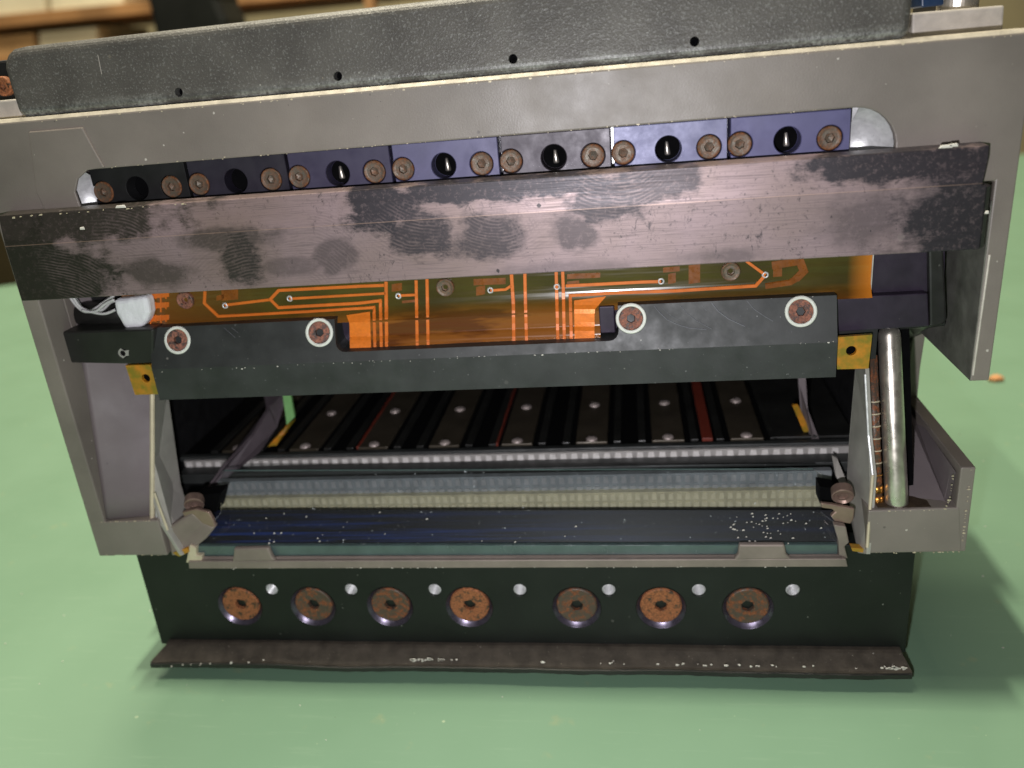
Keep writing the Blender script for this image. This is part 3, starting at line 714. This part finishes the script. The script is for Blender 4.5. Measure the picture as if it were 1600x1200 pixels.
# added strips left and right, standing in for mirror-like reflections in the cavity
mesh_obj('reflection_strip', prism([at(303, 775, Y=16), at(312, 776, Y=16), at(352, 722, Y=22), at(392, 680, Y=30), at(416, 640, Y=40), at(412, 612, Y=48), at(446, 612, Y=48), at(428, 668, Y=40), at(400, 708, Y=30), at(352, 745, Y=22), at(318, 790, Y=16)], (1.0, 0, 0)), M['reflection'], dev)
mesh_obj('table_glimpse', prism([at(441, 612, Y=46), at(453, 612, Y=46), at(460, 652, Y=43), at(448, 664, Y=42)], (0, 1, 0)), M['green'], dev)  # added green sliver standing in for the table seen through a gap
mesh_obj('amber_edge', prism([at(450, 662, Y=43), at(462, 655, Y=43), at(432, 696, Y=37), at(418, 698, Y=36)], (0, 1, 0)), M['tab'], dev)
mesh_obj('reflection_strip', prism([at(1247, 590, Y=46), at(1259, 590, Y=46), at(1262, 640, Y=42), at(1282, 690, Y=34), at(1290, 712, Y=30), at(1276, 704, Y=31), at(1252, 650, Y=42)], (0, 1, 0)), M['paint_in'], dev)
mesh_obj('amber_edge', prism([at(1238, 634, Y=43), at(1247, 632, Y=43), at(1266, 674, Y=37), at(1256, 676, Y=37)], (0, 1, 0)), M['tab'], dev)
mesh_obj('reflection_strip', prism([at(1300, 712, Y=20), at(1308, 716, Y=20), at(1326, 760, Y=14), at(1318, 766, Y=14), at(1306, 744, Y=17)], (0, 1, 0)), M['plate'], dev)
# stepped front of the cavity
def rowz(py, Y): return at(930, py, Y=Y).z
def front_strip(name, ya, yb, Y, mat, nubmat, rows, pitch, x0=-84, x1=86, dz=.0):
    z1, z0 = rowz(ya, Y), rowz(yb, Y)
    s = mesh_obj(name, box(x0, x1, Y, Y + 2, z0, z1), M[mat], dev)
    if nubmat:
        bm = bmesh.new(); n = int((x1 - x0) / pitch); h = (z1 - z0) / rows
        for i in range(n):
            for j in range(rows):
                xa = x0 + (i + .5) * pitch; zc = z0 + (j + .5) * h
                wv = pitch * (.36 if j % 2 == 0 else .30)
                add_prism(bm, [(xa - wv, Y - .25, zc - h * .36), (xa + wv, Y - .25, zc - h * .36), (xa + wv * .8, Y - .4, zc + h * .34), (xa - wv * .8, Y - .4, zc + h * .34)], (0, 1, 0))
        mesh_obj('nub_row', bm, M[nubmat], s, kind='stuff')
    return s
mesh_obj('step_lip', box(-103, 95, 31.0, 33.4, rowz(707, 31), FZ - .2), M['blackblue'], dev, bevel=.3)
front_strip('contact_or_mirrored_strip', 706, 729, 30.0, 'strip', 'nub', 2, 3.1, -101, 94)
mesh_obj('step_face', box(-101, 94, 24.5, 29.9, rowz(760, 25), rowz(728, 25)), M['blackblue'], dev, bevel=.3)
dot = bmesh.new(); bmesh.ops.create_uvsphere(dot, u_segments=8, v_segments=6, radius=.35 * MM)
dm = bpy.data.meshes.new('pin'); dot.to_mesh(dm); dot.free(); dm.materials.append(M['alu'])
sf = COL.objects['step_face']
for k in range(22):
    put('pin', dm, (-80 + k * 7.6, 24.4, rowz(738, 24.5)), sf)
mesh_obj('lower_wall', box(-100, 94, 18, 24.4, 24, rowz(745, 24)), M['dark'], dev)
front_strip('contact_or_mirrored_strip', 742, 772, 17.0, 'strip_mirror', 'nub_mirror', 2, 2.4)  # added behind the glass in place of the grid's reflection
front_strip('contact_or_mirrored_strip', 770, 797, 15.0, 'strip_mirror_tan', 'nub_mirror_tan', 2, 2.2)  # lower, tan part of that reflection, also built as a strip
# glass plane runs through y=-1.5,z=40 and y=12,z=56.5
GD = Vector((0, 13.5, 16.5)).normalized(); GN = Vector((0, -GD.z, GD.y))
def onglass(px, py, back=0.0):
    d = ray(px, py); p0 = Vector((0, -1.5, 40)) - GN * back
    return CAM + d * ((p0 - CAM).dot(GN) / d.dot(GN))
mesh_obj('lens_coating', prism([onglass(300, 797, 2.4), onglass(1300, 797, 2.4), onglass(1310, 858, 2.4), onglass(300, 862, 2.4)], -GN * 1.0), M['coat'], dev)
g = [onglass(*q_) for q_ in [(347, 736), (1272, 733), (1283, 742), (1283, 800), (1308, 820), (1309, 852), (306, 855), (345, 800)]]
bm = prism(g, -GN * .25)
gl = mesh_obj('tilted_glass', bm, M['glass'], dev)
ge = prism([at(306, 853, Y=-1.6), at(1309, 851, Y=-1.6), at(1309, 866, Y=-1.6), at(306, 869, Y=-1.6)], (0, 1.4, 0))
mesh_obj('glass_edge', ge, M['glass_edge'], gl, bevel=.2)
mesh_obj('glass_rim', tube([onglass(350, 735, -.1), onglass(1270, 732.5, -.1)], .18, 6), M['glass_edge'], gl)
bm = bmesh.new()
for k in range(70):
    px = rnd.uniform(360, 1290); py = rnd.uniform(800, 850)
    if rnd.random() < .55: px = rnd.gauss(1190, 35); py = rnd.gauss(822, 14)
    if py > 851 or px > 1298: continue
    p = onglass(px, py, -.1); s = rnd.uniform(.10, .3)
    add_prism(bm, [p + Vector((-s, 0, -s * .6)), p + Vector((s * 1.3, 0, -s * .2)), p + Vector((s * .4, 0, s)), ], (0, .15, 0))
mesh_obj('dust_specks', bm, M['dust'], gl, kind='stuff')

# ---- holder below the glass
hp = [(292, 878), (306, 870), (1320, 865), (1325, 872), (1325, 886), (292, 889)]
hold = mesh_obj('glass_holder', pxprism([(294, 877), (1322, 873), (1325, 886), (295, 889)], -3.4, 3.2), M['holder'], dev, bevel=.25)
mesh_obj('holder_shelf', prism([at(300, 869, Y=-1.7), at(1318, 866, Y=-1.7), at(1322, 873.5, Y=-3.0), at(296, 878, Y=-3.0)], (0, 1.5, -.8)), M['holder'], hold, bevel=.1)
for pts in ([(365, 857), (419, 856), (425, 870), (431, 877), (362, 878), (364, 870)], [(1155, 851), (1226, 851), (1229, 866), (1237, 874), (1146, 876), (1153, 866)]):
    mesh_obj('holder_tab', pxprism(pts, -3.5, 1.6), M['holder'], hold, bevel=.5)
mesh_obj('holder_arm', pxprism([(1303, 820), (1322, 823), (1327, 848), (1320, 854), (1325, 874), (1311, 868), (1310, 845)], -2.6, 2), M['holder'], hold, bevel=.3)
mesh_obj('holder_arm', pxprism([(296, 852), (306, 856), (306, 868), (316, 868), (315, 878), (290, 880)], -3.0, 2), M['cream'], hold, bevel=.3)
# bronze clips and screws
bsm = screw_mesh('clip_screw', 2.6, 2.5, 1.2, .8, M['bronze'], .5)
def clip(pts, Y, scr_px, lab=None):
    c_ = mesh_obj('bronze_clip', pxprism(pts, Y, 1.2), M['bronze'], dev, bevel=.3)
    p = at(scr_px[0], scr_px[1], Y=Y + 2.5); put('screw', bsm, p, c_, (.35, 0, scr_px[2]))
clip([(1283, 786), (1300, 788), (1336, 795), (1334, 812), (1329, 819), (1304, 815), (1298, 806), (1305, 800), (1300, 796), (1284, 794)], -1.0, (1317, 777, -.1))
clip([(284, 800), (306, 795), (326, 800), (333, 812), (336, 824), (318, 826), (298, 822), (290, 812)], -1.0, (303, 790, .3))
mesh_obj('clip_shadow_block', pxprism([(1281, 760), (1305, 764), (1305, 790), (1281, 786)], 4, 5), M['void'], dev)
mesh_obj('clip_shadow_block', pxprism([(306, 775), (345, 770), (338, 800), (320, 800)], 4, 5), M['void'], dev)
mesh_obj('orange_seal', pxprism([(270, 864), (292, 856), (296, 862), (280, 870)], -3.2, 2), M['tab'], dev)
mesh_obj('orange_seal', pxprism([(1330, 856), (1354, 858), (1352, 864), (1332, 861)], -3.2, 2), M['tab'], dev)

# ---- base plate with seven rusty screws and eight threaded holes
base = mesh_obj('base_plate', box(-103.4, 102.6, 0, 6, 6.5, 38.8), M['black_low'], dev)
sx = [-76.1, -54.5, -32.4, -10.2, 18.9, 41.0, 63.1]; hx = [-65.7, -42.5, -19.1, 4.1, 27.5, 50.7, 74.1]
hxs = [at(x, 922, Y=0).x for x in (424, 548, 679, 812, 951, 1092, 1239)]
cb = bmesh.new()
for x in sx: add_prism(cb, circ(x, 19.9, 6.35, -1, 44), (0, 2.7, 0))
for x in hxs: add_prism(cb, circ(x, 25.4, 1.75, -1, 24), (0, 5.5, 0))
cut(base, cb); bev(base, .3)
M['sink'] = basic('bright_violet_countersink', (92, 86, 100), .3, .75, .15, 3, bump=0)
cm_ = bmesh.new(); Lc = []
for r_, y_, dz in ((6.4, -.03, -.3), (6.3, .05, -.3), (5.55, 1.5, 0), (5.0, 1.6, 0)):
    Lc.append([cm_.verts.new((r_ * math.cos(2 * math.pi * i / 48) * MM, y_ * MM, (r_ * math.sin(2 * math.pi * i / 48) + dz) * MM)) for i in range(48)])
for a, b in zip(Lc, Lc[1:]):
    for k in range(48): cm_.faces.new((a[k], a[(k + 1) % 48], b[(k + 1) % 48], b[k]))
bmesh.ops.recalc_face_normals(cm_, faces=cm_.faces)
rs = bpy.data.meshes.new('countersink'); cm_.to_mesh(rs); cm_.free(); rs.materials.append(M['sink'])
for p_ in rs.polygons: p_.use_smooth = True
bs = screw_mesh('base_screw', 5.45, 2.0, 1.7, 1.8, M['rust_a'], .12, .45)
fills = ['rust_a', 'rust_b', 'rust_b', 'rust_a', 'rust_b', 'rust_a', 'rust_b']
for k, x in enumerate(sx):
    put('screw', bs, (x, .35, 20.2), base, (0, rnd.uniform(0, 1), 0), M[fills[k]], ['orange rusted screw', 'darker half rusted screw'][fills[k] == 'rust_b'])
    put('countersink', rs, (x, 0, 20.2), base)
th = bmesh.new(); n = 24; L = []
for j in range(15):
    r_ = 1.72 if j % 2 else 1.45
    L.append([th.verts.new((r_ * math.cos(2 * math.pi * i / n), .05 + j * .28, r_ * math.sin(2 * math.pi * i / n))) for i in range(n)])
for a, b in zip(L, L[1:]):
    for k in range(n): th.faces.new((a[k], a[(k + 1) % n], b[(k + 1) % n], b[k]))
th.faces.new(L[-1])
for v in th.verts: v.co *= MM
tm = bpy.data.meshes.new('threaded_hole'); th.to_mesh(tm); th.free(); tm.materials.append(M['alu'])
for x in hxs: put('threaded_hole', tm, (x, 0.05, 25.4), base)

# ---- rubber gasket strip under the plate
bm = bmesh.new(); N = 90; Ls = []; Ls_co = []
for i in range(N + 1):
    x = -100.6 + (201.6) * i / N
    d = .30 * math.sin(i * .15) + .18 * math.sin(i * .41 + 1) + rnd.uniform(-.06, .06) - .5 * max(0, 1 - i / 14)
    fo = -6.9 + .3 * math.sin(i * .21) + rnd.uniform(-.06, .06)
    xe = x + (-2.6 if i == 0 else 1.2 if i == N else 0)
    Ls_co.append(Vector((xe, fo, 5.9 + d * .6)))
    Ls.append([bm.verts.new(q) for q in [(x, 2, 8.2), (x, -1.2, 8.3 + d * .4), (x, -2.2, 8.0 + d * .5), (xe, fo + .5, 6.0 + d * .6), (xe, fo - .1, 5.9 + d * .6), (xe, fo, 5.5 + d * .5), (xe, fo + .15, 5.4 + d * .5), (xe, fo - .05, 5.2 + d * .5), (xe, fo + .1, 3.9 + d * .5 + rnd.uniform(-.15, .1)), (x, 2, 3.4)]])
for a, b in zip(Ls, Ls[1:]):
    for k in range(10): bm.faces.new((a[k], a[(k + 1) % 10], b[(k + 1) % 10], b[k]))
bm.faces.new(Ls[0]); bm.faces.new(list(reversed(Ls[-1])))
gas = mesh_obj('rubber_gasket', bm, M['rubber'], dev)
bm = bmesh.new(); Ll = []
for i in range(N + 1):
    a = Ls_co[i]; Ll.append([bm.verts.new(q) for q in [a + Vector((0, -.12, -.25)), a + Vector((0, -.45, -.45)), a + Vector((0, -.42, -1.7 + rnd.uniform(-.12, .08))), a + Vector((0, 1.5, -1.9)), a + Vector((0, 1.5, -.3))]])
for a, b in zip(Ll, Ll[1:]):
    for k in range(5): bm.faces.new((a[k], a[(k + 1) % 5], b[(k + 1) % 5], b[k]))
bm.faces.new(Ll[0]); bm.faces.new(list(reversed(Ll[-1])))
mesh_obj('gasket_lip', bm, M['black'], gas)
def chips(parent, path, n, s0=.12, s1=.4, mat='dust', Y=None, spread=.2):
    bm = bmesh.new()
    for _ in range(n):
        k = rnd.randrange(len(path) - 1); u = rnd.random(); a, b = path[k], path[k + 1]
        p = a.lerp(b, u) + Vector((0, -.04, rnd.gauss(0, spread))); s = rnd.uniform(s0, s1) * (1 if rnd.random() < .8 else 1.8); m_ = 5
        pts = [p + Vector((s * rnd.uniform(.6, 1.5) * math.cos(2 * math.pi * i / m_), 0, s * rnd.uniform(.35, .8) * math.sin(2 * math.pi * i / m_))) for i in range(m_)]
        add_prism(bm, pts, (0, .25, 0))
    return mesh_obj('edge_chips', bm, M[mat], parent, kind='stuff')
chips(gas, [at(252, 1041, Y=-7.45), at(420, 1033, Y=-7.45)], 10)
chips(gas, [at(640, 1031, Y=-7.45), at(720, 1031, Y=-7.45)], 22, .15, .5)
chips(gas, [at(840, 1034, Y=-7.45), at(1400, 1045, Y=-7.45)], 26, .1, .4)
chips(gas, [at(1380, 1044, Y=-7.45), at(1418, 1044, Y=-7.45)], 16, .15, .5)
chips(beam, [at(40, 192, Y=YF), at(1590, 54, Y=YF)], 60, .08, .22, 'cream', spread=.12)
chips(beam, [at(165, 262, Y=YF), at(1335, 167, Y=YF)], 50, .08, .18, 'cream', spread=.1)
chips(dev, [at(1356, 865, Y=YF - .03), at(1502, 862, Y=YF - .03), at(1518, 730, Y=YF - .03)], 34, .08, .22, 'cream', spread=.1)
chips(dev, [at(156, 867, Y=YF - .03), at(262, 868, Y=YF - .03)], 10, .08, .2, 'cream', spread=.1)
chips(dev, [at(156, 816, Y=YF - .03), at(246, 814, Y=YF - .03)], 14, .08, .22, 'cream', spread=.06)
chips(dev, [at(1358, 799, Y=YF - .03), at(1476, 797, Y=YF - .03), at(1484, 780, Y=YF - .03), at(1490, 740, Y=YF - .03)], 30, .08, .22, 'cream', spread=.06)
chips(bar, [at(2, 341, Y=-8.4), at(300, 318, Y=-8.4)], 18, .08, .25, 'cream', spread=.06)
chips(hold, [at(300, 888, Y=-3.45), at(1320, 886, Y=-3.45)], 40, .06, .2, 'dust', spread=.1)
chips(clamp, [at(240, 580, Y=-.1), at(1306, 534, Y=-.1)], 50, .06, .16, 'dust', spread=.15)
# machining arcs scratched into the clamp face
def onclamp(px, py):
    y = 2.0
    for _ in range(8): y = (at(px, py, Y=y).z - 91.7) * .32
    return at(px, py, Y=y)
for arc, w_ in (([(1022, 478), (1030, 488), (1042, 499), (1056, 506), (1074, 512), (1104, 515)], .11), ([(1063, 478), (1074, 490), (1088, 501), (1112, 514)], .09), ([(1034, 480), (1046, 492), (1062, 501)], .05),
                ([(1112, 473), (1122, 486), (1138, 498), (1164, 510)], .13), ([(1167, 470), (1178, 483), (1194, 494), (1208, 502)], .07), ([(1096, 476), (1104, 486)], .05), ([(350, 512), (368, 528)], .05), ([(362, 512), (372, 520)], .05)):
    mesh_obj('scratch', tube([onclamp(*q_) for q_ in arc], w_, 5), M['scratch'], clamp)
mesh_obj('foot', box(-94, 94, 4, 60, 0.05, 5), M['black'], dev, bevel=.4)

# ---- white sleeve and wires at the left
slv = [(176, 469), (228, 463), (231, 476), (233, 490), (229, 502), (222, 512), (194, 515), (188, 504), (180, 490), (178, 480)]
bm = pxprism(slv, 3.0, 4.0)
mesh_obj('white_sleeve', bm, M['fabric'], dev, bevel=1.1, seg=3)
for pts in ([(108, 462), (118, 476), (130, 486), (142, 486), (160, 474), (178, 462)], [(113, 462), (124, 478), (136, 485), (150, 489), (165, 490), (180, 484)], [(128, 485), (148, 487), (164, 475), (178, 468)], [(116, 462), (128, 480), (146, 486), (160, 484), (172, 473), (180, 470)]):
    yy = rnd.uniform(3, 6)
    fine = []
    P4 = [at(x, y, Y=yy) for x, y in pts]
    for i in range(len(P4) - 1):
        p0 = P4[max(i - 1, 0)]; p1 = P4[i]; p2 = P4[i + 1]; p3 = P4[min(i + 2, len(P4) - 1)]
        for k in range(6):
            u_ = k / 6; fine.append(.5 * ((2 * p1) + (p2 - p0) * u_ + (2 * p0 - 5 * p1 + 4 * p2 - p3) * u_ ** 2 + (3 * p1 - p0 - 3 * p2 + p3) * u_ ** 3))
    fine.append(P4[-1])
    mesh_obj('wire', tube(fine, .36, 8), M['wire'], dev, smooth=True)

# ---- brackets on the deck
def bracket(pix, Y, dep, lab):
    return mesh_obj('mounting_bracket', pxprism(pix, Y, dep), M['bracket'], dev, bevel=.4, label=lab)
br = bracket([(1426, 20), (1570, 8), (1566, 62), (1424, 74)], 6, 18, 'light grey block beside the cover')
p = at(1496, 8, Y=15)
put('screw', screw_mesh('bracket_screw', 4, 3, 1.5, 1.5, M['steel']), p + Vector((0, 0, 1.5)), br, (-math.pi / 2, 0, 0))
mesh_obj('connector', pxprism([(1440, -12), (1475, -14), (1475, 8), (1440, 12)], 9, 8), M['navy'], dev, bevel=.3)
bl = mesh_obj('mounting_bracket', box(XL + .1, at(30, 180, Y=2).x + 1, 1.5, 7.5, 154.1, at(10, 156, Y=2).z), M['bracket'], dev, bevel=.4, label='light grey block left of the cover')
put('screw', fs, at(3, 135, Y=5), bl, mat=M['rust_a'])
hx0 = at(1574, 30, Y=30).x
mesh_obj('deck_housing', box(min(hx0, XR - 3), XR - .2, 30, 62, 154.05, 182), M['dark'], dev, bevel=.8)
hx1 = at(16, 130, Y=6).x
mesh_obj('deck_housing', box(XL + .2, hx1, 8, 34, 154.05, at(4, 94, Y=8).z), M['dark'], dev, bevel=.6)
print('HOUS', hx0, hx1)

# ------------------------------------------------------------------ crumbs on the table
p = at(1556, 595, Z=0.0)
bm = bmesh.new(); bmesh.ops.create_icosphere(bm, subdivisions=3, radius=1)
for v in bm.verts: v.co = Vector((v.co.x * 3.2, v.co.y * 2.2, v.co.z * 1.5)) * (1 + .18 * math.sin(v.co.x * 5 + v.co.y * 3)) + Vector((p.x, p.y, 1.2))
o = mesh_obj('crumb', bm, M['crumb'], smooth=True); o['label'] = 'small tan crumb lying on the green table right of the machine part'; o['category'] = 'crumb'
bm = bmesh.new()
for k in range(260):
    x = rnd.uniform(-230, 300); y = rnd.uniform(-90, 240); s = rnd.uniform(.08, .3)
    add_prism(bm, [(x - s, y, .02), (x + s, y - s * .5, .02), (x + s * .3, y + s, .02)], (0, 0, s * .6))
o = mesh_obj('table_dust', bm, M['dust'], kind='stuff'); o['label'] = 'pale dust specks scattered over the green table'; o['category'] = 'dust'

# ------------------------------------------------------------------ blurred background: storage shelves and dark stand
M['shelfwood'] = basic('orange_brown_wood', (158, 116, 74), .6, 0, .3, 90)
M['carton'] = basic('pale_carton', (214, 206, 178), .7, 0, .12, 120)
M['carton2'] = basic('tan_carton', (166, 134, 92), .7, 0, .2, 60)
M['wall'] = basic('pale_workshop_wall', (150, 140, 110), .8, 0, .2, 400)
M['darkcloth'] = basic('black_plastic_stand', (14, 14, 13), .6, 0, .2, 60)
wl = mesh_obj('back_wall', box(-4000, 4000, 2400, 2450, -900, 2600), M['wall']); wl['kind'] = 'structure'
fl_ = mesh_obj('workshop_floor', box(-4000, 4000, -1500, 2399, -905, -900), M['wall']); fl_['kind'] = 'structure'
Ys = 1500
def bgthing(name, pix, dep, mat, label, cat, parent=None, Y=Ys, bevel=2):
    o = mesh_obj(name, pxprism(pix, Y, dep), M[mat], parent, bevel=bevel)
    if parent is None: o['label'] = label; o['category'] = cat
    return o
sh = bpy.data.objects.new('storage_shelf', None); COL.objects.link(sh); sh['label'] = 'blurred brown wooden storage shelf behind the table at top left'; sh['category'] = 'shelf'
for a, b in ((30, 50), (-120, -104), (96, 116)):
    bgthing('shelf_board', [(-300, a + 22), (620, a - 66), (620, b - 66), (-300, b + 22)], 320, 'shelfwood', '', '', sh)
for x in (-120, 228, 560):
    xp = at(x, -60, Y=Ys - 32).x; mesh_obj('shelf_post', box(xp, xp + 18, Ys - 32, Ys - 2, -900, 900), M['shelfwood'], sh, bevel=2)
g_ = 'cartons on the storage shelf'
for k, (pix, mat, lab) in enumerate([([(-20, -60), (66, -66), (70, 32), (-14, 40)], 'carton', 'pale carton at the far left of the blurred shelf'),
        ([(76, -66), (190, -76), (192, 18), (80, 30)], 'carton', 'wide pale carton on the blurred shelf left of the dark stand'),
        ([(-10, 56), (52, 50), (56, 108), (-6, 112)], 'carton2', 'tan carton on the lower blurred shelf just above the cover corner'),
        ([(60, 48), (150, 40), (152, 100), (64, 106)], 'carton', 'pale carton on the lower blurred shelf above the cover'),
        ([(352, -90), (430, -96), (432, -8), (356, 0)], 'carton2', 'tan carton on the blurred shelf right of the dark stand'),
        ([(440, -96), (540, -104), (540, -18), (442, -8)], 'carton', 'pale carton at the right end of the blurred shelf')]):
    o = bgthing('carton', pix, 200, mat, lab, 'carton', Y=Ys + 20); o['group'] = g_
p0 = [(198, -140), (330, -150), (338, 0), (352, 30), (360, 120), (214, 130), (208, 40)]
pp = [at(x, y, Y=760) for x, y in p0[:4]]
pp += [Vector((pp[3].x, 760, -900)), Vector((pp[0].x, 760, -900))]
o = mesh_obj('dark_stand', prism(pp, (0, 60, 0)), M['darkcloth'], bevel=6); o['label'] = 'black blurred equipment stand behind the table above the rough cover'; o['category'] = 'stand'
